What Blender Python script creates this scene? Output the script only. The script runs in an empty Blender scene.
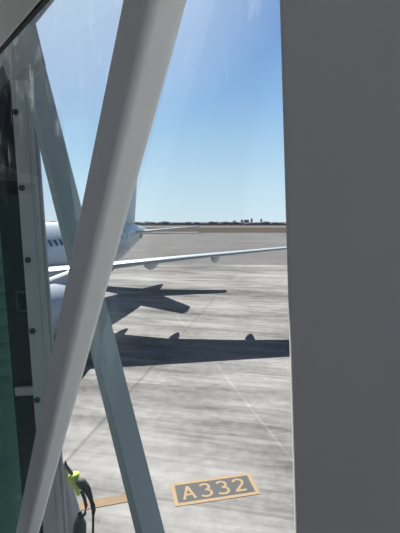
import bpy, bmesh, math, random
from mathutils import Vector, Matrix
random.seed(4)
sc = bpy.context.scene
col = sc.collection
R = math.radians

# ------------------------------------------------------------------ camera, sky, sun, exposure
EYE = 5.9                                   # eye height above the apron (m)
FPX = 395.0                                 # focal length in pixels (400x533 frame)
PITCH = math.atan(45.0 / FPX)
cd = bpy.data.cameras.new('camera')
cam = bpy.data.objects.new('camera', cd); col.objects.link(cam)
cam.location = (0, 0, EYE); cam.rotation_euler = (R(90) - PITCH, 0, 0)
cd.sensor_fit = 'VERTICAL'; cd.sensor_height = 24.0; cd.lens = 24.0 * FPX / 533.0
cd.clip_start = 0.02; cd.clip_end = 8000
sc.camera = cam

SUN_A, SUN_B = 0.42, 1.03                   # horizontal run of a shadow per metre of height
SUN_EL = math.atan(1 / math.hypot(SUN_A, SUN_B))
world = bpy.data.worlds.new('sky'); sc.world = world; world.use_nodes = True
wn = world.node_tree.nodes; wl = world.node_tree.links; wn.clear()
wo = wn.new('ShaderNodeOutputWorld'); wb = wn.new('ShaderNodeBackground')
wc = wn.new('ShaderNodeTexCoord'); wsep = wn.new('ShaderNodeSeparateXYZ'); wr = wn.new('ShaderNodeValToRGB')
wl.new(wc.outputs['Generated'], wsep.inputs[0]); wl.new(wsep.outputs['Z'], wr.inputs[0])
SKY = [(0.0, (.74, .86, .95)), (0.07, (.64, .81, .95)), (0.16, (.49, .70, .92)), (0.28, (.31, .53, .86)), (0.46, (.185, .355, .74)), (0.60, (.06, .12, .27)), (1.0, (.02, .035, .08))]
while len(wr.color_ramp.elements) < len(SKY): wr.color_ramp.elements.new(0.5)
for e_, (p_, c_) in zip(wr.color_ramp.elements, SKY): e_.position = p_; e_.color = (*c_, 1)
SUND = Vector((-SUN_A, SUN_B, 1)).normalized()          # towards the sun: the sky is paler around it
wd = wn.new('ShaderNodeVectorMath'); wd.operation = 'DOT_PRODUCT'; wd.inputs[1].default_value = SUND
wl.new(wc.outputs['Generated'], wd.inputs[0])
wp = wn.new('ShaderNodeMapRange'); wp.inputs[1].default_value = 0.84; wp.inputs[2].default_value = 1.0; wp.inputs[3].default_value = 0; wp.inputs[4].default_value = 0.8
wl.new(wd.outputs['Value'], wp.inputs[0])
wm = wn.new('ShaderNodeMix'); wm.data_type = 'RGBA'; wm.inputs['B'].default_value = (.80, .86, .97, 1)
wl.new(wp.outputs[0], wm.inputs['Factor']); wl.new(wr.outputs[0], wm.inputs['A'])
wy = wn.new('ShaderNodeMapRange'); wy.inputs[1].default_value = -0.5; wy.inputs[2].default_value = 0.4; wy.inputs[3].default_value = 0.5; wy.inputs[4].default_value = 1.0
wl.new(wsep.outputs['Y'], wy.inputs[0])                 # deeper blue on the side away from the sun
wx = wn.new('ShaderNodeMix'); wx.data_type = 'RGBA'; wx.blend_type = 'MULTIPLY'; wx.inputs['Factor'].default_value = 1.0
wl.new(wm.outputs['Result'], wx.inputs['A']); wl.new(wy.outputs[0], wx.inputs['B']); wl.new(wx.outputs['Result'], wb.inputs[0])
wb.inputs['Strength'].default_value = 1.0
wl.new(wb.outputs[0], wo.inputs[0])

sd = bpy.data.lights.new('sun', 'SUN'); sd.energy = 13.0; sd.angle = R(0.53); sd.color = (1.0, 0.935, 0.86)
sun = bpy.data.objects.new('sun', sd); col.objects.link(sun)
sun.rotation_euler = Vector((SUN_A, -SUN_B, -1)).to_track_quat('-Z', 'Y').to_euler()
sun.location = (-20, 50, 60)

sc.view_settings.view_transform = 'Standard'; sc.view_settings.look = 'None'
sc.view_settings.gamma = 1.0; sc.view_settings.use_curve_mapping = False
sc.view_settings.exposure = 0.0

# ------------------------------------------------------------------ helpers
def ray(px, py):
    a = (px - 200.0) / FPX; b = -(py - 266.5) / FPX
    return Vector((a, math.cos(PITCH) + b * math.sin(PITCH), -math.sin(PITCH) + b * math.cos(PITCH)))
def on_plane(px, py, n, c):
    r = ray(px, py); return Vector((0, 0, EYE)) + r * (c / r.dot(n))
def on_ground(px, py, z=0.0):
    r = ray(px, py); return Vector((0, 0, EYE)) + r * ((z - EYE) / r.z)

def tag(o, label=None, cat=None, group=None, kind=None):
    if label: o['label'] = label
    if cat: o['category'] = cat
    if group: o['group'] = group
    if kind: o['kind'] = kind
    return o
def thing(name, label, cat, loc=(0, 0, 0), rotz=0, group=None):
    o = bpy.data.objects.new(name, None); col.objects.link(o)
    o.location = loc; o.rotation_euler = (0, 0, rotz); o.empty_display_size = 0.2
    return tag(o, label, cat, group)
def obj(name, bm, m, parent=None, smooth=False, bevel=0, seg=3):
    me = bpy.data.meshes.new(name)
    bmesh.ops.recalc_face_normals(bm, faces=bm.faces[:])
    bm.to_mesh(me); bm.free()
    if m: me.materials.append(m)
    if smooth:
        for p in me.polygons: p.use_smooth = True
    o = bpy.data.objects.new(name, me); col.objects.link(o)
    if parent: o.parent = parent
    if bevel:
        md = o.modifiers.new('bevel', 'BEVEL'); md.width = bevel; md.segments = seg; md.limit_method = 'ANGLE'
        md.harden_normals = False
        for p in me.polygons: p.use_smooth = True
        w = o.modifiers.new('wn', 'WEIGHTED_NORMAL'); w.keep_sharp = True
    return o
def struct(name, bm, m, **k):
    o = obj(name, bm, m, **k); o['kind'] = 'structure'; return o
def hexa(bm, pts):                           # 8 corners: bottom quad then top quad
    v = [bm.verts.new(p) for p in pts]
    for f in ((0, 1, 2, 3), (4, 5, 6, 7), (0, 1, 5, 4), (1, 2, 6, 5), (2, 3, 7, 6), (3, 0, 4, 7)):
        bm.faces.new([v[i] for i in f])
def box(bm, c, s, M=None):
    c = Vector(c); pts = []
    for z in (-1, 1):
        for x, y in ((-1, -1), (1, -1), (1, 1), (-1, 1)):
            p = c + Vector((x * s[0] / 2, y * s[1] / 2, z * s[2] / 2)); pts.append(M @ p if M else p)
    hexa(bm, pts)
def bar(bm, A, B, e1, e2):                   # prism from A to B, section spanned by vectors e1, e2 from the corner
    hexa(bm, [A, A + e1, A + e1 + e2, A + e2, B, B + e1, B + e1 + e2, B + e2])
def loft(bm, rings, cap=True, close=True):
    vs = [[bm.verts.new(p) for p in r] for r in rings]
    n = len(vs[0])
    for a, b in zip(vs, vs[1:]):
        for i in range(n if close else n - 1):
            j = (i + 1) % n; bm.faces.new((a[i], a[j], b[j], b[i]))
    if cap:
        bm.faces.new(vs[0][::-1]); bm.faces.new(vs[-1])
def tube(bm, pts, r, n=10):
    pts = [Vector(p) for p in pts]; rings = []
    rr = r if isinstance(r, (list, tuple)) else [r] * len(pts)
    up = Vector((0.13, 0.21, 0.97))
    for i, p in enumerate(pts):
        t = (pts[min(i + 1, len(pts) - 1)] - pts[max(i - 1, 0)]).normalized()
        a = t.cross(up)
        if a.length < 1e-3: a = t.cross(Vector((1, 0, 0)))
        a.normalize(); b = t.cross(a)
        rings.append([p + (a * math.cos(k * 2 * math.pi / n) + b * math.sin(k * 2 * math.pi / n)) * rr[i] for k in range(n)])
    loft(bm, rings)
def cyl(bm, A, B, r, n=16): tube(bm, [A, B], r, n)

# ------------------------------------------------------------------ materials
def mat(name, c, rough=0.5, metal=0.0, var=0.0, scale=8.0, bump=0.0, spec=0.5, stretch=None):
    m = bpy.data.materials.new(name); m.use_nodes = True
    nt = m.node_tree; b = nt.nodes['Principled BSDF']
    b.inputs['Roughness'].default_value = rough; b.inputs['Metallic'].default_value = metal
    b.inputs['Specular IOR Level'].default_value = spec
    tc = nt.nodes.new('ShaderNodeTexCoord'); mp = nt.nodes.new('ShaderNodeMapping')
    nt.links.new(tc.outputs['Object'], mp.inputs[0])
    if stretch: mp.inputs['Scale'].default_value = stretch
    nz = nt.nodes.new('ShaderNodeTexNoise'); nz.inputs['Scale'].default_value = scale; nz.inputs['Detail'].default_value = 5
    nt.links.new(mp.outputs[0], nz.inputs['Vector'])
    mx = nt.nodes.new('ShaderNodeMix'); mx.data_type = 'RGBA'
    mx.inputs['A'].default_value = [max(0, v * (1 - var)) for v in c] + [1]
    mx.inputs['B'].default_value = [min(1, v * (1 + var)) for v in c] + [1]
    nt.links.new(nz.outputs['Fac'], mx.inputs['Factor']); nt.links.new(mx.outputs['Result'], b.inputs['Base Color'])
    if bump:
        bp = nt.nodes.new('ShaderNodeBump'); bp.inputs['Strength'].default_value = bump; bp.inputs['Distance'].default_value = 0.01
        nt.links.new(nz.outputs['Fac'], bp.inputs['Height']); nt.links.new(bp.outputs[0], b.inputs['Normal'])
    return m

M_beam = mat('pale_grey_paint', (0.7, 0.71, 0.7), 0.45, var=0.04, scale=14, bump=0.02)
M_panel = mat('warm_grey_panel', (0.69, 0.655, 0.62), 0.55, var=0.03, scale=5)
M_ceil = mat('ceiling_paint', (0.86, 0.85, 0.83), 0.6, var=0.03)
M_ceil_tan = mat('tan_ceiling_panel', (0.72, 0.66, 0.57), 0.6, var=0.03)
M_gasket = mat('black_gasket', (0.03, 0.03, 0.03), 0.7)
M_floor = mat('grey_carpet', (0.06, 0.06, 0.062), 0.95, var=0.2, scale=120)
M_teal = mat('grey_green_paint', (0.29, 0.34, 0.345), 0.45, var=0.05, scale=10)
M_alu = mat('brushed_aluminium', (0.31, 0.325, 0.34), 0.5, metal=0.25, var=0.12, scale=6, stretch=(8, 8, 0.6))
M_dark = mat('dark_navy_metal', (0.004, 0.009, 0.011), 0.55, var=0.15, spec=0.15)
M_hdr = mat('header_grey', (0.22, 0.23, 0.25), 0.5, var=0.06)
M_bolt = mat('dark_bolt_steel', (0.04, 0.04, 0.045), 0.4, metal=0.6)
M_bellow = mat('bellows_fabric', (0.62, 0.66, 0.63), 0.8, var=0.25, scale=5)
M_white = mat('aircraft_white', (0.36, 0.4, 0.45), 0.3, var=0.02, scale=1.5)
M_wing = mat('wing_grey', (0.35, 0.385, 0.42), 0.32, var=0.03, scale=1.0)
M_win = mat('window_dark', (0.02, 0.025, 0.035), 0.15)
M_metal = mat('bare_metal', (0.6, 0.6, 0.62), 0.25, metal=0.9)
M_fan = mat('fan_dark', (0.04, 0.04, 0.045), 0.4)
M_tyre = mat('tyre_rubber', (0.025, 0.025, 0.025), 0.85)
M_orange = mat('worn_orange_paint', (0.31, 0.20, 0.108), 0.8, var=0.22, scale=9)
M_line = mat('faded_orange_paint', (0.22, 0.14, 0.08), 0.85, var=0.3, scale=5)
M_black = mat('dark_grey_paint', (0.052, 0.05, 0.053), 0.8, var=0.2, scale=9)
M_lime = mat('lime_fabric', (0.55, 0.75, 0.06), 0.7, var=0.1)
M_cover = mat('grey_cover', (0.34, 0.335, 0.345), 0.6, var=0.12, scale=3)
M_navy = mat('navy_cover', (0.01, 0.016, 0.026), 0.7)
M_rubber = mat('black_rubber', (0.02, 0.02, 0.022), 0.7)

def glass(name, tint, gloss=0.08, dust=True):
    m = bpy.data.materials.new(name); m.use_nodes = True
    nt = m.node_tree; nt.nodes.clear(); N = nt.nodes.new; L = nt.links.new
    out = N('ShaderNodeOutputMaterial'); tr = N('ShaderNodeBsdfTransparent'); tr.inputs[0].default_value = (*tint, 1)
    gl = N('ShaderNodeBsdfGlossy'); gl.inputs['Roughness'].default_value = 0.02; gl.inputs[0].default_value = (0.9, 0.95, 0.95, 1)
    fr = N('ShaderNodeFresnel'); fr.inputs['IOR'].default_value = 1.33
    ml = N('ShaderNodeMath'); ml.operation = 'MULTIPLY'; ml.inputs[1].default_value = gloss
    mx = N('ShaderNodeMixShader'); L(fr.outputs[0], ml.inputs[0]); L(ml.outputs[0], mx.inputs[0]); L(tr.outputs[0], mx.inputs[1]); L(gl.outputs[0], mx.inputs[2])
    last = mx
    if dust:                                     # fine dust film and smeared water marks, lit by the sun from behind
        tl = N('ShaderNodeBsdfTranslucent'); tl.inputs[0].default_value = (0.9, 0.92, 0.95, 1)
        tc = N('ShaderNodeTexCoord'); mp = N('ShaderNodeMapping'); mp.inputs['Scale'].default_value = (6, 6, 1.6)
        nz = N('ShaderNodeTexNoise'); nz.inputs['Scale'].default_value = 3.0; nz.inputs['Detail'].default_value = 8; nz.inputs['Roughness'].default_value = 0.65
        L(tc.outputs['Object'], mp.inputs[0]); L(mp.outputs[0], nz.inputs['Vector'])
        rp = N('ShaderNodeMapRange'); rp.inputs[1].default_value = 0.60; rp.inputs[2].default_value = 0.78; rp.inputs[3].default_value = 0.006; rp.inputs[4].default_value = 0.30
        sp = N('ShaderNodeSeparateXYZ'); L(tc.outputs['Object'], sp.inputs[0])
        hz = N('ShaderNodeMapRange'); hz.inputs[1].default_value = EYE + 0.02; hz.inputs[2].default_value = EYE + 0.3; hz.inputs[3].default_value = -0.2; hz.inputs[4].default_value = 0.03
        L(sp.outputs['Z'], hz.inputs[0])            # the lower glass is wiped cleaner than the top
        ad = N('ShaderNodeMath'); ad.operation = 'ADD'; L(nz.outputs['Fac'], ad.inputs[0]); L(hz.outputs[0], ad.inputs[1]); L(ad.outputs[0], rp.inputs[0])
        m2 = N('ShaderNodeMixShader'); L(rp.outputs[0], m2.inputs[0]); L(mx.outputs[0], m2.inputs[1]); L(tl.outputs[0], m2.inputs[2]); last = m2
    L(last.outputs[0], out.inputs[0]); return m
M_glass = glass('window_glass', (0.93, 0.97, 0.97))
M_glass_green = glass('green_glass', (0.54, 0.72, 0.64), 0.5, dust=False)

THETA = R(12.0)                                # the aircraft's axis against the line of sight
def concrete(name, c1, c2, joint, slab=7.5):
    m = bpy.data.materials.new(name); m.use_nodes = True
    nt = m.node_tree; N = nt.nodes.new; L = nt.links.new; b = nt.nodes['Principled BSDF']; b.inputs['Roughness'].default_value = 0.9
    b.inputs['Specular IOR Level'].default_value = 0.03
    tc = N('ShaderNodeTexCoord'); rot = N('ShaderNodeMapping'); rot.inputs['Rotation'].default_value = (0, 0, THETA); rot.inputs['Location'].default_value = (5.15, 0, 0)
    L(tc.outputs['Object'], rot.inputs[0])
    def noise(sx, sy, scale, detail=6, rough=0.6):
        mp = N('ShaderNodeMapping'); mp.inputs['Scale'].default_value = (sx, sy, 1); L(rot.outputs[0], mp.inputs[0])
        n = N('ShaderNodeTexNoise'); n.inputs['Scale'].default_value = scale; n.inputs['Detail'].default_value = detail; n.inputs['Roughness'].default_value = rough
        L(mp.outputs[0], n.inputs['Vector']); return n.outputs['Fac']
    def madd(a, b_, f):                          # a + (b_ - .5) * f
        s = N('ShaderNodeMath'); s.operation = 'MULTIPLY_ADD'; L(b_, s.inputs[0]); s.inputs[1].default_value = f; L(a, s.inputs[2]); return s.outputs[0]
    streak = noise(0.13, 1.25, 0.9, 8, 0.66); broad = noise(0.12, 0.35, 0.5, 4); fine = noise(1, 1, 3.2, 6, 0.7); fs = noise(0.25, 5.0, 1.5, 5, 0.6)
    v = madd(broad, streak, 0.85); v = madd(v, noise(0.35, 1.0, 0.8, 6, 0.7), 0.55); v = madd(v, fine, 0.4); v = madd(v, fs, 0.28)
    mr = N('ShaderNodeMapRange'); mr.inputs[1].default_value = 1.32; mr.inputs[2].default_value = 1.78; L(v, mr.inputs[0])
    mx = N('ShaderNodeMix'); mx.data_type = 'RGBA'; mx.inputs['A'].default_value = (*c1, 1); mx.inputs['B'].default_value = (*c2, 1); L(mr.outputs[0], mx.inputs['Factor'])
    br = N('ShaderNodeTexBrick'); br.offset = 0; br.inputs['Scale'].default_value = 1.0
    br.inputs['Brick Width'].default_value = slab; br.inputs['Row Height'].default_value = slab; br.inputs['Mortar Size'].default_value = 0.065
    br.inputs['Mortar Smooth'].default_value = 0.4
    br.inputs['Color1'].default_value = (1, 1, 1, 1); br.inputs['Color2'].default_value = (0.80, 0.80, 0.80, 1); br.inputs['Mortar'].default_value = (joint, joint, joint, 1)
    L(rot.outputs[0], br.inputs['Vector'])
    mu = N('ShaderNodeMix'); mu.data_type = 'RGBA'; mu.blend_type = 'MULTIPLY'; mu.inputs['Factor'].default_value = 1.0
    L(mx.outputs['Result'], mu.inputs['A']); L(br.outputs['Color'], mu.inputs['B']); 
    mp = N('ShaderNodeMapping'); mp.inputs['Rotation'].default_value = (0, 0, R(-13.9)); mp.inputs['Location'].default_value = (-4.45, 0.0, 0)
    L(tc.outputs['Object'], mp.inputs[0])        # pale worn sealant lines crossing the slabs
    b2 = N('ShaderNodeTexBrick'); b2.offset = 0; b2.inputs['Scale'].default_value = 1.0; b2.inputs['Brick Width'].default_value = 9.0; b2.inputs['Row Height'].default_value = 900.0
    b2.inputs['Mortar Size'].default_value = 0.05; b2.inputs['Mortar Smooth'].default_value = 0.5
    for k_, v_ in (('Color1', 1), ('Color2', 1), ('Mortar', 1.4)): b2.inputs[k_].default_value = (v_, v_, v_, 1)
    L(mp.outputs[0], b2.inputs['Vector'])
    m2 = N('ShaderNodeMix'); m2.data_type = 'RGBA'; m2.blend_type = 'MULTIPLY'; L(noise(0.3, 0.3, 1.0, 3), m2.inputs['Factor'])
    L(mu.outputs['Result'], m2.inputs['A']); L(b2.outputs['Color'], m2.inputs['B']); L(m2.outputs['Result'], b.inputs['Base Color'])
    return m
M_conc = concrete('pale_concrete', (0.095, 0.089, 0.089), (0.35, 0.328, 0.326), 0.70)
M_conc_far = concrete('far_concrete', (0.112, 0.104, 0.107), (0.162, 0.151, 0.154), 0.88)
M_grass = mat('dry_grass', (0.072, 0.058, 0.053), 0.95, var=0.45, spec=0.0, scale=0.05, stretch=(0.4, 2, 1))
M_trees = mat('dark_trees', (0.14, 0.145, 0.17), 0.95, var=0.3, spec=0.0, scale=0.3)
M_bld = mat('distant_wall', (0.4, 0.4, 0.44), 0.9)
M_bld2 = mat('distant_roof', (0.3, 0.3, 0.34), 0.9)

# ------------------------------------------------------------------ the ground outside
def sheet(name, x0, y0, x1, y1, z, th, m):
    bm = bmesh.new(); box(bm, ((x0 + x1) / 2, (y0 + y1) / 2, z - th / 2), (x1 - x0, y1 - y0, th)); return struct(name, bm, m)
sheet('apron', -160, -30, 160, 53.5, 0.0, 0.3, M_conc)
sheet('taxiway', -500, 53.5, 500, 208, -0.01, 0.3, M_conc_far)
sheet('dry_grass_field', -3000, 208, 3000, 3200, -0.02, 0.4, M_grass)
sheet('taxiway_far', -2500, 400, 2500, 520, 0.0, 0.1, M_conc_far)
# grass island left of centre
bm = bmesh.new()
pl = [(-70, 204), (-20, 203), (2, 200), (-2, 195), (-18, 190), (-70, 188)]
loft(bm, [[(x, y, -0.05) for x, y in pl], [(x, y, 0.06) for x, y in pl]])
struct('grass_island', bm, M_grass)
sheet('taxiway_spur', -200, 207, -1, 229, 0.02, 0.2, M_conc_far)
# line of trees along the horizon: nobody could count them
bm = bmesh.new()
x = -1500
while x < 1500:
    w = random.uniform(9, 22); h = random.uniform(4.2, 6.6)
    yy = random.uniform(700, 720); n = 8
    rings = []
    for f, g in ((1.0, 0), (1.08, .3), (.95, .6), (.6, .88), (.15, 1.0)):
        rings.append([(x + w * .62 * f * math.cos(k * math.tau / n), yy + 8 * f * math.sin(k * math.tau / n), h * g - 0.05) for k in range(n)])
    loft(bm, rings); x += w * 0.8
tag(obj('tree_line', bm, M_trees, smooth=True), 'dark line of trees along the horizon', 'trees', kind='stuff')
# small buildings and masts on the horizon
def far_x(px, Y): return (px - 200) / FPX * Y
def far_building(px, w, h, label, tank=False):
    Y = 1150; h *= .75; t = thing('distant_building', label, 'building', (far_x(px, Y), Y, -0.02), 0, 'distant buildings on the horizon')
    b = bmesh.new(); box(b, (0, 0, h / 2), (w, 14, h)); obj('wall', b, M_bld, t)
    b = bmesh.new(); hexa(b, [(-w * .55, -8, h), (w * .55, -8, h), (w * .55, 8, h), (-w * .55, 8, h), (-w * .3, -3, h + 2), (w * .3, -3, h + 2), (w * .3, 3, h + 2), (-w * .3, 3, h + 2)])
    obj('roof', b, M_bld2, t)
far_building(234, 8, 11, 'small block on the horizon, leftmost and apart from the rest')
far_building(241.5, 7, 14, 'narrow tower on the horizon just left of the widest block')
far_building(246, 14, 14, 'widest block on the horizon, between two narrow towers')
far_building(251, 5, 19, 'tallest narrow tower on the horizon just right of the widest block')
far_building(260.5, 5, 17, 'narrow tower on the horizon, rightmost and apart from the rest')

# ------------------------------------------------------------------ painted stand marking and guide line
c0 = on_ground(170, 484); c1 = on_ground(249, 473); c3 = on_ground(175, 507)
ang = math.atan2(c1.y - c0.y, c1.x - c0.x)
mw, mh = 1.88, 0.74
mark = thing('stand_marking', 'painted ground marking reading A332 in an orange frame', 'ground marking', (c3.x, c3.y, 0), ang)
bm = bmesh.new(); box(bm, (mw / 2, mh / 2, 0.003), (mw - .04, mh - .04, 0.006)); obj('background', bm, M_black, mark)
bm = bmesh.new(); bw = 0.085
for c, s in (((mw / 2, bw / 2), (mw, bw)), ((mw / 2, mh - bw / 2), (mw, bw)), ((bw / 2, mh / 2), (bw, mh - 2 * bw)), ((mw - bw / 2, mh / 2), (bw, mh - 2 * bw))):
    box(bm, (*c, 0.004), (*s, 0.008))
obj('frame', bm, M_orange, mark)
def stroke(bm, pts, w, z):
    pts = [Vector(p) for p in pts]; L_, R_ = [], []
    for i, p in enumerate(pts):
        t = (pts[min(i + 1, len(pts) - 1)] - pts[max(i - 1, 0)]).normalized(); n = Vector((-t.y, t.x)) * w / 2
        L_.append(p + n); R_.append(p - n)
    for i in range(len(pts) - 1):
        q = [L_[i], L_[i + 1], R_[i + 1], R_[i]]
        hexa(bm, [(a.x, a.y, 0.002) for a in q] + [(a.x, a.y, z) for a in q])
def arc(cx, cy, rx, ry, a0, a1, n=12):
    return [(cx + rx * math.cos(R(a0 + (a1 - a0) * i / n)), cy + ry * math.sin(R(a0 + (a1 - a0) * i / n))) for i in range(n + 1)]
gw, gh, sw = 0.25, 0.41, 0.06
def glyph(ch):
    if ch == 'A': return [[(0, 0), (gw / 2, gh)], [(gw / 2, gh), (gw, 0)], [(gw * .2, gh * .33), (gw * .8, gh * .33)]]
    if ch == '3': return [arc(gw * .46, gh * .755, gw * .42, gh * .235, 150, -90), arc(gw * .46, gh * .27, gw * .5, gh * .26, 90, -150)]
    return [arc(gw * .48, gh * .74, gw * .44, gh * .25, 165, -35) + [(0.02, 0.02)], [(0, sw / 2), (gw, sw / 2)]]
for i, ch in enumerate('A332'):
    bm = bmesh.new()
    for k, s in enumerate(glyph(ch)): stroke(bm, [(p[0] + 0.23 + i * 0.385, p[1] + 0.165) for p in s], sw, 0.0085 + k * .0006)
    o = obj('character', bm, M_orange, mark); o['label'] = 'painted orange character ' + ch
e0 = on_ground(40, 514); e1 = on_ground(137, 496)
dl = (e1 - e0).normalized(); nl = Vector((-dl.y, dl.x, 0)) * 0.13
bm = bmesh.new(); q = [e0 - nl - dl * 6, e1 - nl, e1 + nl, e0 + nl - dl * 6]
hexa(bm, [(a.x, a.y, 0.0) for a in q] + [(a.x, a.y, 0.01) for a in q])
tag(obj('guide_line', bm, M_line), 'faded orange painted line on the apron beside the cable stand', 'ground marking')

# ------------------------------------------------------------------ airliner: local x forward, y to its left, z up, origin below the tail end
TY = 42.0
plane = thing('airliner', 'white twin-engine airliner parked on the apron with its wing stretched out', 'airplane', (-0.136 * TY, TY, 0), math.atan2(-math.cos(THETA), -math.sin(THETA)))
FUS = [(0.0, 4.98, .14), (0.5, 4.97, .27), (2, 4.90, .56), (4, 4.75, .95), (6.5, 4.46, 1.32), (9, 4.15, 1.66), (12, 3.87, 1.95), (14, 3.82, 2.02),
       (20, 3.82, 2.04), (26, 3.82, 2.04), (31.5, 3.82, 2.03), (33.5, 3.74, 1.9), (35.2, 3.6, 1.58), (36.5, 3.42, 1.1), (37.2, 3.3, .65), (37.55, 3.24, .2)]
bm = bmesh.new(); n = 40
loft(bm, [[(s, r * math.cos(k * math.tau / n), z + r * math.sin(k * math.tau / n)) for k in range(n)] for s, z, r in FUS])
fus = obj('fuselage', bm, M_white, plane, smooth=True)
def fus_at(s):
    for a, b in zip(FUS, FUS[1:]):
        if a[0] <= s <= b[0]:
            f = (s - a[0]) / (b[0] - a[0]); return a[1] + (b[1] - a[1]) * f, a[2] + (b[2] - a[2]) * f
wz = 4.72
def window_bm(s, side):
    z, r = fus_at(s); yy = math.sqrt(max(.01, r * r - (wz - z) ** 2)); b = bmesh.new()
    a = math.asin((wz - z) / r); nrm = Vector((0, side * math.cos(a), math.sin(a))); tz = Vector((0, -side * math.sin(a), math.cos(a)))
    rings = []
    for off in (-.03, .006):
        ring = []
        for k in range(16):
            th = k * math.tau / 16; ex = 0.135 * math.copysign(abs(math.cos(th)) ** .7, math.cos(th)); ez = 0.20 * math.copysign(abs(math.sin(th)) ** .7, math.sin(th))
            ring.append(Vector((s, side * yy, wz)) + nrm * off + Vector((ex, 0, 0)) + tz * ez)
        rings.append(ring)
    loft(b, rings); return b
for k in range(42):
    s = 10.4 + k * 0.53
    obj('cabin_window', window_bm(s, 1), M_win, fus)
# aft and forward doors, seen as outlines
def door(s):
    z, r = fus_at(s); b = bmesh.new()
    for a0, a1 in ((-22, 38),):
        for ds in (-.42, .42):
            ring = [(s + ds, (r + .004) * math.cos(R(a)), z + (r + .004) * math.sin(R(a))) for a in range(a0, a1 + 1, 6)]
            tube(b, ring, .018, 6)
        for a in (a0, a1): tube(b, [(s + ds, (r + .004) * math.cos(R(a)), z + (r + .004) * math.sin(R(a))) for ds in (-.42, 0, .42)], .018, 6)
    obj('door_outline', b, M_metal, fus)
door(9.4); door(32.6)
z, r = fus_at(4.3); bm = bmesh.new()
box(bm, (4.3, r * .97, z - .12), (.5, .12, .55)); obj('air_inlet', bm, M_win, fus, bevel=.02)
bm = bmesh.new(); loft(bm, [[(20.2, -.03, 5.8), (19.8, -.03, 5.8), (19.8, .03, 5.8), (20.2, .03, 5.8)], [(19.9, -.015, 6.12), (19.75, -.015, 6.12), (19.75, .015, 6.12), (19.9, .015, 6.12)]])
obj('antenna', bm, M_white, fus)
bm = bmesh.new(); cyl(bm, (0.05, 0, 4.98), (-.08, 0, 4.98), .1, 16); obj('exhaust', bm, M_fan, fus)
for sd_ in (-1, 1):
    bm = bmesh.new(); ring = []
    for dz in (0, .42): ring.append([(35.6 - dz * .9 + q * -.5, sd_ * (.35 + q * .75), 4.05 + dz + (.08 if dz == 0 else -.02) * q) for q in (0, .5, 1)])
    loft(bm, ring, cap=False, close=False)
    obj('windscreen', bm, M_win, fus)
bm = bmesh.new()                                                # belly fairing under the wing box
loft(bm, [[(s, w * math.cos(k * math.tau / 20), 2.5 + h * math.sin(k * math.tau / 20)) for k in range(20)] for s, w, h in ((14.5, .3, .2), (16, 1.8, .75), (19, 2.2, .95), (23, 2.2, .95), (26, 1.7, .7), (27.5, .3, .2))])
obj('belly_fairing', bm, M_white, plane, smooth=True)

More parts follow.
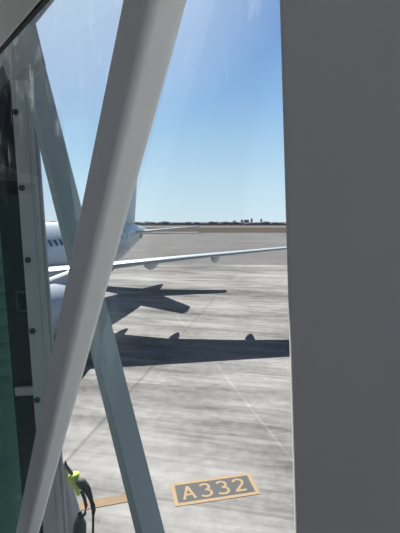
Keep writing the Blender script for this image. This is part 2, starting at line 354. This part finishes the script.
AF = [(0, 0), (.02, .028), (.06, .05), (.15, .066), (.3, .073), (.5, .062), (.75, .033), (1, .004), (1, -.002), (.75, -.008), (.5, -.028), (.3, -.042), (.15, -.043), (.06, -.033), (.02, -.018)]
WST = [(0.5, 24.6, 7.0, 2.95, 1.1), (1.9, 23.9, 6.3, 3.10, 1.1), (4.0, 22.85, 4.95, 3.38, 1.0), (6.5, 21.6, 3.75, 3.66, 1.0), (9.5, 20.05, 2.95, 3.95, .95), (13, 18.3, 2.28, 4.25, .9), (16.6, 16.45, 1.65, 4.55, .85), (17.0, 16.0, 1.1, 4.58, .7)]
def wing_at(y):
    for a, b in zip(WST, WST[1:]):
        if a[0] <= y <= b[0]:
            f = (y - a[0]) / (b[0] - a[0]); return [a[i] + (b[i] - a[i]) * f for i in range(5)]
def half_wing(sgn):
    b = bmesh.new()
    loft(b, [[(le - c * px_, sgn * y, z + c * th * .78 * pz + (0.5 - px_) * c * .035) for px_, pz in AF] for y, le, c, z, th in WST])
    w = obj('wing', b, M_wing, plane, smooth=True)
    tag(w, 'left wing' if sgn > 0 else 'right wing')
    for y, L_, hgt in ((4.0, 2.6, .34), (6.8, 2.5, .32), (10.4, 2.3, .30)):
        _, le, c, z, th = wing_at(y); te = le - c; b = bmesh.new(); rings = []
        for f, q in ((0, .05), (.12, .55), (.35, .95), (.6, 1), (.82, .68), (.95, .3), (1, .04)):
            s = te + L_ * .62 - f * L_
            rings.append([(s, sgn * y + .19 * q * math.cos(k * math.tau / 12), z - .24 + hgt * (f - .4) * -.28 + hgt * q * math.sin(k * math.tau / 12)) for k in range(12)])
        loft(b, rings); obj('flap_fairing', b, M_wing, w, smooth=True)
    y, le, c, z, th = WST[-1]; b = bmesh.new()
    rings = [[(le + .1 - dz * .2 * abs(dz), sgn * (17.0 + .03), z + dz), (le - c * .5, sgn * 17.06, z + dz), (le - c - abs(dz) * .35, sgn * 17.03, z + dz), (le - c * .5, sgn * 16.98, z + dz)] for dz in (-.6, -.2, 0, .25, .8)]
    loft(b, rings); obj('wingtip_fence', b, M_white, w)
    # engine with pylon under the wing
    b = bmesh.new(); prof = [(25.35, .88), (25.28, 1.0), (25.0, 1.10), (24.2, 1.17), (23.0, 1.13), (21.9, .93), (21.3, .78)]; ez = 2.15; ey = sgn * 4.4; es = 1.7
    ring = lambda s, r, m=24: [(s + es, ey + r * math.cos(k * math.tau / m), ez + r * math.sin(k * math.tau / m)) for k in range(m)]
    loft(b, [ring(s, r) for s, r in ((24.6, .84), (25.3, .87))] + [ring(s, r) for s, r in prof] + [ring(21.35, .72)], cap=False)
    e = obj('engine_nacelle', b, M_white, plane, smooth=True)
    b = bmesh.new(); loft(b, [ring(25.30, .885), ring(25.40, .93), ring(25.36, 1.0), ring(25.2, 1.06)], cap=False); obj('intake_lip', b, M_metal, e, smooth=True)
    b = bmesh.new(); loft(b, [ring(24.62, .85), ring(24.55, .85)]); obj('fan', b, M_fan, e)
    b = bmesh.new(); loft(b, [ring(24.6, .3), ring(24.85, .2), ring(25.0, .03)]); obj('spinner', b, M_metal, e, smooth=True)
    b = bmesh.new(); loft(b, [ring(22, .6), ring(21, .52), ring(20.4, .34)]); obj('exhaust_cone', b, M_metal, e, smooth=True)
    b = bmesh.new(); rings = []
    for s, zb, zt, w_ in ((26.2, 3.1, 3.30, .08), (25.2, 3.0, 3.40, .19), (22.9, 2.8, 3.58, .22), (21.6, 2.5, 3.62, .22), (20.0, 2.9, 3.5, .12), (19.4, 3.2, 3.45, .05)):
        rings.append([(s, ey - w_, zb), (s, ey + w_, zb), (s, ey + w_, zt - .05), (s, ey + w_ * .5, zt), (s, ey - w_ * .5, zt), (s, ey - w_, zt - .05)])
    loft(b, rings); obj('pylon', b, M_white, plane)
    # main gear
    b = bmesh.new(); cyl(b, (18.9, sgn * 3.1, 3.1), (18.9, sgn * 3.1, .58), .14); cyl(b, (18.9, sgn * 2.65, .58), (18.9, sgn * 3.55, .58), .08); cyl(b, (18.9, sgn * 1.7, 2.4), (18.9, sgn * 3.05, 1.4), .07)
    g = obj('landing_gear', b, M_metal, plane)
    for dy in (-.46, .46):
        b = bmesh.new(); yc = sgn * 3.1 + dy
        rings = [[(18.9 + r * math.cos(k * math.tau / 24), yc + o_, .58 + r * math.sin(k * math.tau / 24)) for k in range(24)] for o_, r in ((-.2, .4), (-.19, .54), (-.1, .58), (.1, .58), (.19, .54), (.2, .4))]
        loft(b, rings); obj('wheel', b, M_tyre, g, smooth=True)
    # tailplane
    b = bmesh.new()
    loft(b, [[(le - c * px_, sgn * y, z + c * pz * .8) for px_, pz in AF] for y, le, c, z in ((.2, 6.7, 3.7, 4.80), (1.2, 6.0, 3.4, 4.90), (6.1, 2.9, 1.5, 5.40), (6.25, 2.6, 1.0, 5.41))])
    tag(obj('tailplane', b, M_white, plane, smooth=True), 'left tailplane' if sgn > 0 else 'right tailplane')
half_wing(1); half_wing(-1)
b = bmesh.new()
AS = [(0, 0), (.03, .03), (.12, .052), (.35, .06), (.7, .035), (1, .004), (1, -.004), (.7, -.035), (.35, -.06), (.12, -.052), (.03, -.03)]
loft(b, [[(le - c * px_, c * pz * .9, z) for px_, pz in AS] for z, le, c in ((5.2, 9.4, 5.9), (5.75, 8.5, 5.2), (6.3, 7.9, 4.75), (12.75, 4.0, 2.3), (12.95, 3.7, 1.8))])
obj('tail_fin', b, M_white, plane, smooth=True)
b = bmesh.new(); cyl(b, (31.6, 0, 2.2), (31.6, 0, .4), .1); cyl(b, (31.6, -.35, .4), (31.6, .35, .4), .06); g = obj('landing_gear', b, M_metal, plane)
for dy in (-.26, .26):
    b = bmesh.new()
    loft(b, [[(31.6 + r * math.cos(k * math.tau / 20), dy + o_, .4 + r * math.sin(k * math.tau / 20)) for k in range(20)] for o_, r in ((-.11, .3), (-.09, .39), (.09, .39), (.11, .3))]); obj('wheel', b, M_tyre, g, smooth=True)

# ------------------------------------------------------------------ the glazed bridge the picture is taken from
PHI = R(35.1)
U = Vector((-math.sin(PHI), math.cos(PHI), 0)); NO = Vector((math.cos(PHI), math.sin(PHI), 0))   # along the bridge / outward
C1 = 0.32                                            # distance of the inner window plane
P1 = lambda x, y, off=0.0: on_plane(x, y, NO, C1 + off)
E0 = Vector((0, 0, EYE))
# the upper chord's line; posts and braces run from it down to the floor
CHA = P1(55, -22, -.01); CHB = P1(-67, 125.5, -.01); dc = (CHB - CHA).normalized(); RISE = dc.z / math.hypot(dc.x, dc.y)
def full_height(A, B, top=0.0, bot=-1.95):
    d = (A - B).normalized()
    for _ in range(20): A = A + d * ((CHA.z + RISE * ((A - CHA).dot(U)) + top - A.z) / d.z) * .9
    return A, B - d * ((B.z - EYE - bot) / d.z)
# near diagonal: ridge line between its inner face and its side face
A = P1(152 + .236 * 70, -70); B = E0 + (P1(152 - .236 * 640, 640) - E0) * .80
A, B = full_height(A, B, -.02)
d = (B - A).normalized(); side = NO.cross(d).normalized()
if side.dot(U) < 0: side = -side
bm = bmesh.new(); bar(bm, A, B, side * 0.125, NO * 0.066)
o = obj('diagonal_brace', bm, M_beam, bevel=0.017, seg=5)
tag(o, 'pale grey diagonal steel brace inside the glass, nearest to the viewer', 'beam')
# window pane just outside it
bm = bmesh.new()
def pbox(bm, t0, t1, z0, z1, o0, o1, rise=0.0):      # box in bridge coordinates: t along U, z rel. eye, o outward
    pts = []
    for z in (z0, z1):
        for t, q in ((t0, o0), (t1, o0), (t1, o1), (t0, o1)): pts.append(E0 + U * t + NO * q + Vector((0, 0, z + rise * t)))
    hexa(bm, pts)
pbox(bm, -0.6, 3.2, -1.95, 1.05, C1 + .085, C1 + .093)
struct('window_1', bm, M_glass)
# right panel: wide flat post, leaning as the floor slopes
a = P1(273.5, -30, -.03); b_ = P1(291, 570, -.03); a, b_ = full_height(a, b_, -.06); bm = bmesh.new()
bar(bm, a, b_, -U * 0.62, NO * 0.09)
struct('wall_right', bm, M_panel, bevel=0.012, seg=4)
# upper chord along the ceiling (edge runs from (48,0) to (0,58) in the picture)
a, b_ = CHA, CHB
upc = NO.cross(dc).normalized(); upc = upc if upc.z > 0 else -upc
s0, s1 = a - dc * 1.2, b_ + dc * 0.6
bm = bmesh.new(); bar(bm, s0, s1, upc * .17, NO * .012); struct('trim_1', bm, M_ceil, bevel=.006)
bm = bmesh.new(); bar(bm, s0 - upc * .006 + NO * .012, s1 - upc * .006 + NO * .012, upc * .02, NO * .012); struct('trim_2', bm, M_gasket)
bm = bmesh.new(); bar(bm, s0 + upc * .178, s1 + upc * .178, upc * .3, NO * .06); struct('trim_3', bm, M_ceil_tan)
bm = bmesh.new(); bar(bm, s0 + upc * .47 + NO * .1, s1 + upc * .47 + NO * .1, upc * .06, -NO * 2.5); struct('ceiling', bm, M_ceil)
# floor and far side of the corridor
bm = bmesh.new(); pbox(bm, -3.0, 2.0, -2.03, -1.95, -2.0, C1 + .1); struct('floor', bm, M_floor)
bm = bmesh.new(); pbox(bm, -3.0, 2.0, -1.95, 0.8, -2.06, -2.0); struct('wall_left', bm, M_panel)  # unseen far wall, raised past eye level to darken the interior
bm = bmesh.new(); pbox(bm, -3.0, 2.0, 0.8, 1.3, -2.04, -2.03); struct('window_2', bm, M_glass)

bm = bmesh.new(); pbox(bm, 2.0, 2.08, -1.95, 1.15, -2.06, 0.08); struct('sun_block', bm, M_panel)  # unseen panel added to keep the sun out of the corridor end
bm = bmesh.new(); pbox(bm, -3.0, -.62, -1.95, 1.0, C1 + .02, C1 + .08); struct('wall_front', bm, M_panel)
# outer brace behind the glass (grey-green), edges fitted at about two metres
DN = 0.62                                            # outward offset of the outer frame
def at(px, py, depth):
    r = ray(px, py); return E0 + r * depth
A = at(13.5, 20, 2.38); B = at(154 + 30, 700, 2.0)
d = (B - A).normalized(); side = NO.cross(d).normalized(); side = side if side.dot(U) > 0 else -side
bm = bmesh.new(); bar(bm, A, B, side * 0.11, NO * 0.125)
o = obj('diagonal_brace', bm, M_teal, bevel=.006)
tag(o, 'grey-green diagonal brace seen through the glass, crossing behind the pale one', 'beam')
# outer header
A = at(69, -20, 2.5); B = at(-40, 116, 3.0); d = (B - A).normalized(); up = NO.cross(d).normalized(); up = up if up.z > 0 else -up
bm = bmesh.new(); bar(bm, A, B, up * .35, NO * .012)
o = obj('header_beam', bm, M_hdr, bevel=.008); tag(o, 'dark grey sloping header beam outside the glass at the upper left', 'beam')

# plate added for the smoky glass reflection over the header, brace and column joint
bm = bmesh.new(); ps = [(2, 62), (34, 22), (44.5, 66), (29, 80), (8, 79)]
f = [at(x, y, 2.2) for x, y in ps]; loft(bm, [f, [p + Vector((.004, .012, 0)) for p in f]])
tag(obj('reflection_plate', bm, M_hdr), 'grey plate standing in for a smoky reflection where the outer brace and column meet the header', 'plate')
# bolted aluminium column
sa, sb = at(230, 700, 1.85), at(-60, 690, 3.3); sdir = (sb - sa).normalized(); bm = bmesh.new()
bar(bm, sa - sdir * 1.5, sb, Vector((0, 0, -.14)), NO * .22); struct('trim_4', bm, M_hdr)
colm = thing('bolted_column', 'grey metal column with a row of dark bolts, left of the braces', 'column', at(35, 440, 3.1))
inv = colm.location.copy()
A = at(7, 40, 3.1) - inv; B = at(37.4 + 17.5, 690, 3.1) - inv
d = (B - A).normalized(); sx = Vector((1, 0, 0)); sx = (sx - d * sx.dot(d)).normalized(); back = d.cross(sx); back = back if back.y > 0 else -back
wcol = 0.158
bm = bmesh.new(); bar(bm, A, B, sx * wcol, back * .03); obj('web', bm, M_alu, colm, bevel=.006)
bm = bmesh.new(); bar(bm, A + sx * wcol + back * .012, B + sx * wcol + back * .012, sx * .022, back * .03); obj('edge_flange', bm, M_hdr, colm, bevel=.003)
bm = bmesh.new(); bar(bm, A + sx * .10 - back * .008, B + sx * .10 - back * .008, sx * .012, back * .012); obj('seam_rib', bm, M_alu, colm)
for px_, py_ in ((15.7, 112), (22, 188), (28, 260), (32.5, 331), (37.3, 400)):
    p = at(px_, py_, 3.1) - inv; bm = bmesh.new()
    cyl(bm, p + back * .02, p - back * .006, .024, 20); cyl(bm, p - back * .004, p - back * .02, .016, 6)
    obj('bolt', bm, M_bolt, colm)
# dark post left of the column and its brackets
post = thing('door_post', 'dark navy post between the green glass and the bolted column', 'post', at(20, 440, 3.5)); inv = post.location.copy()
def quad_slab(bm, corners, depth, th):
    f = [at(x, y, depth) - inv for x, y in corners]; k = [p + Vector((0, th, 0)) for p in f]; hexa(bm, f + k)
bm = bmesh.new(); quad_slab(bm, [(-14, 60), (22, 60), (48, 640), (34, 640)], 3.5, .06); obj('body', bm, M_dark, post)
bm = bmesh.new(); quad_slab(bm, [(14.5, 388), (35, 387), (36, 395), (15.5, 396)], 3.46, .05); obj('cross_plate', bm, M_hdr, post)
bm = bmesh.new()
for c in ([(15, 291), (27, 291), (27, 293.5), (15, 293.5)], [(15, 293), (17, 293), (19, 312), (17, 312)], [(17, 310), (27, 310), (27, 312), (17, 312)]): quad_slab(bm, c, 3.47, .04)
obj('bracket', bm, M_bolt, post)
# green glass leaf and the pleated cover behind it
gl = thing('glass_door', 'green tinted glass leaf at the far left edge', 'door', at(0, 440, 3.6)); inv = gl.location.copy()
bm = bmesh.new(); quad_slab(bm, [(-120, 190), (0, 190), (38, 640), (-120, 640)], 3.78, .012); obj('pane', bm, M_glass_green, gl)
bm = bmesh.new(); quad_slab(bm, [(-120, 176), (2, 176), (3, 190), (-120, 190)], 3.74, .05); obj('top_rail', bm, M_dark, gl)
bm = bmesh.new(); rows = []; NB = 60
for i in range(NB + 1):
    py_ = 150 + i * (660 - 150) / NB; zz = 0.10 if i % 2 else -0.10; row = []
    for px_ in (-160, -100, -40, 0, 20):
        p = at(px_, py_ + 6 * math.sin(px_ * .06) - px_ * .12, 4.25); row.append(p + Vector((0, zz, 0)))
    rows.append(row)
loft(bm, rows + [[p + Vector((0, .3, 0)) for p in r] for r in rows[::-1]], cap=False, close=False)
tag(obj('pleated_cover', bm, M_bellow), 'pleated grey-green weather cover behind the green glass at lower left', 'cover')
# closed cabin wall behind everything on the left
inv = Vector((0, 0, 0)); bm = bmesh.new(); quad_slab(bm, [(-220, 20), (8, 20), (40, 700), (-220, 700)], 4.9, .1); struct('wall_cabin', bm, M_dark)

# ------------------------------------------------------------------ ground power cable stand, lower left
cs0 = Vector(((57 - 200) / FPX * 6.75, 6.25, 0))
cst = thing('cable_stand', 'grey covered cable stand with lime sleeve and black hanging cable on the apron', 'ground equipment', cs0)
def loc(px_, py_, depth=6.5): return at(px_, py_, depth) - cs0
apex = loc(65, 462, 6.75)
prof = [(0, .015), (.06, .035), (.16, .06), (.35, .09), (.72, .165), (1.05, .225), (1.38, .28), (1.6, .31), (apex.z, .33)]
bm = bmesh.new(); rings = []
for dz, rt in prof:                              # sagging cover: the right side hangs steeply, the left side slopes out
    r = rt + .2 * dz; cx = apex.x - .2 * dz - .02 * r; cy = apex.y
    rings.append([(cx + (r + (.045 if k % 3 == 0 else 0) * r / .5) * math.cos(k * math.tau / 30), cy + .75 * (r + (.045 if k % 3 == 0 else 0) * r / .5) * math.sin(k * math.tau / 30), apex.z - dz) for k in range(30)])
loft(bm, rings); obj('cover', bm, M_cover, cst, smooth=True)
bm = bmesh.new(); box(bm, (apex.x - .34, apex.y, .03), (1.2, .9, .06)); obj('base', bm, M_navy, cst, bevel=.03)
bm = bmesh.new(); tube(bm, [loc(79, 540, 6.3), loc(80, 524, 6.3), loc(79, 512, 6.35)], [.12, .10, .04]); obj('lower_flap', bm, M_navy, cst, smooth=True)
bm = bmesh.new(); tube(bm, [loc(65.2, 461), loc(66.5, 466), loc(72, 474)], [.012, .02, .03]); obj('hanger', bm, M_rubber, cst, smooth=True)
bm = bmesh.new(); tube(bm, [loc(73.8, 474), loc(74, 475), loc(75, 481), loc(77.5, 488), loc(78.5, 495)], [.088, .09, .075, .052, .028], 14); o = obj('sleeve', bm, M_lime, cst, smooth=True); o['label'] = 'bright lime sleeve'
bm = bmesh.new(); tube(bm, [loc(77, 480, 6.42), loc(82, 483.5, 6.42), loc(87, 489, 6.42), loc(90, 496, 6.42), loc(92, 503, 6.42)], [.05, .078, .062, .042, .028], 12); obj('plug', bm, M_rubber, cst, smooth=True)
bm = bmesh.new(); tube(bm, [loc(81.5, 491, 6.3), loc(84.3, 498, 6.3), loc(86.2, 506, 6.3), loc(85, 513.5, 6.3), loc(81.5, 517.5, 6.3), loc(78, 516, 6.3)], .027); obj('hook', bm, M_rubber, cst, smooth=True)
e = loc(93, 560, 6.42)
bm = bmesh.new(); tube(bm, [loc(91.5, 501, 6.42), loc(93, 506, 6.42), loc(93.6, 510, 6.42), loc(93.2, 516, 6.42), loc(93, 535, 6.42), e, Vector((e.x + .02, e.y - .02, .25)), Vector((e.x - .1, e.y, .05)), Vector((e.x - .5, e.y + .1, .04))], [.03, .038, .036, .02, .019, .019, .019, .019, .019]); obj('cable', bm, M_rubber, cst, smooth=True)
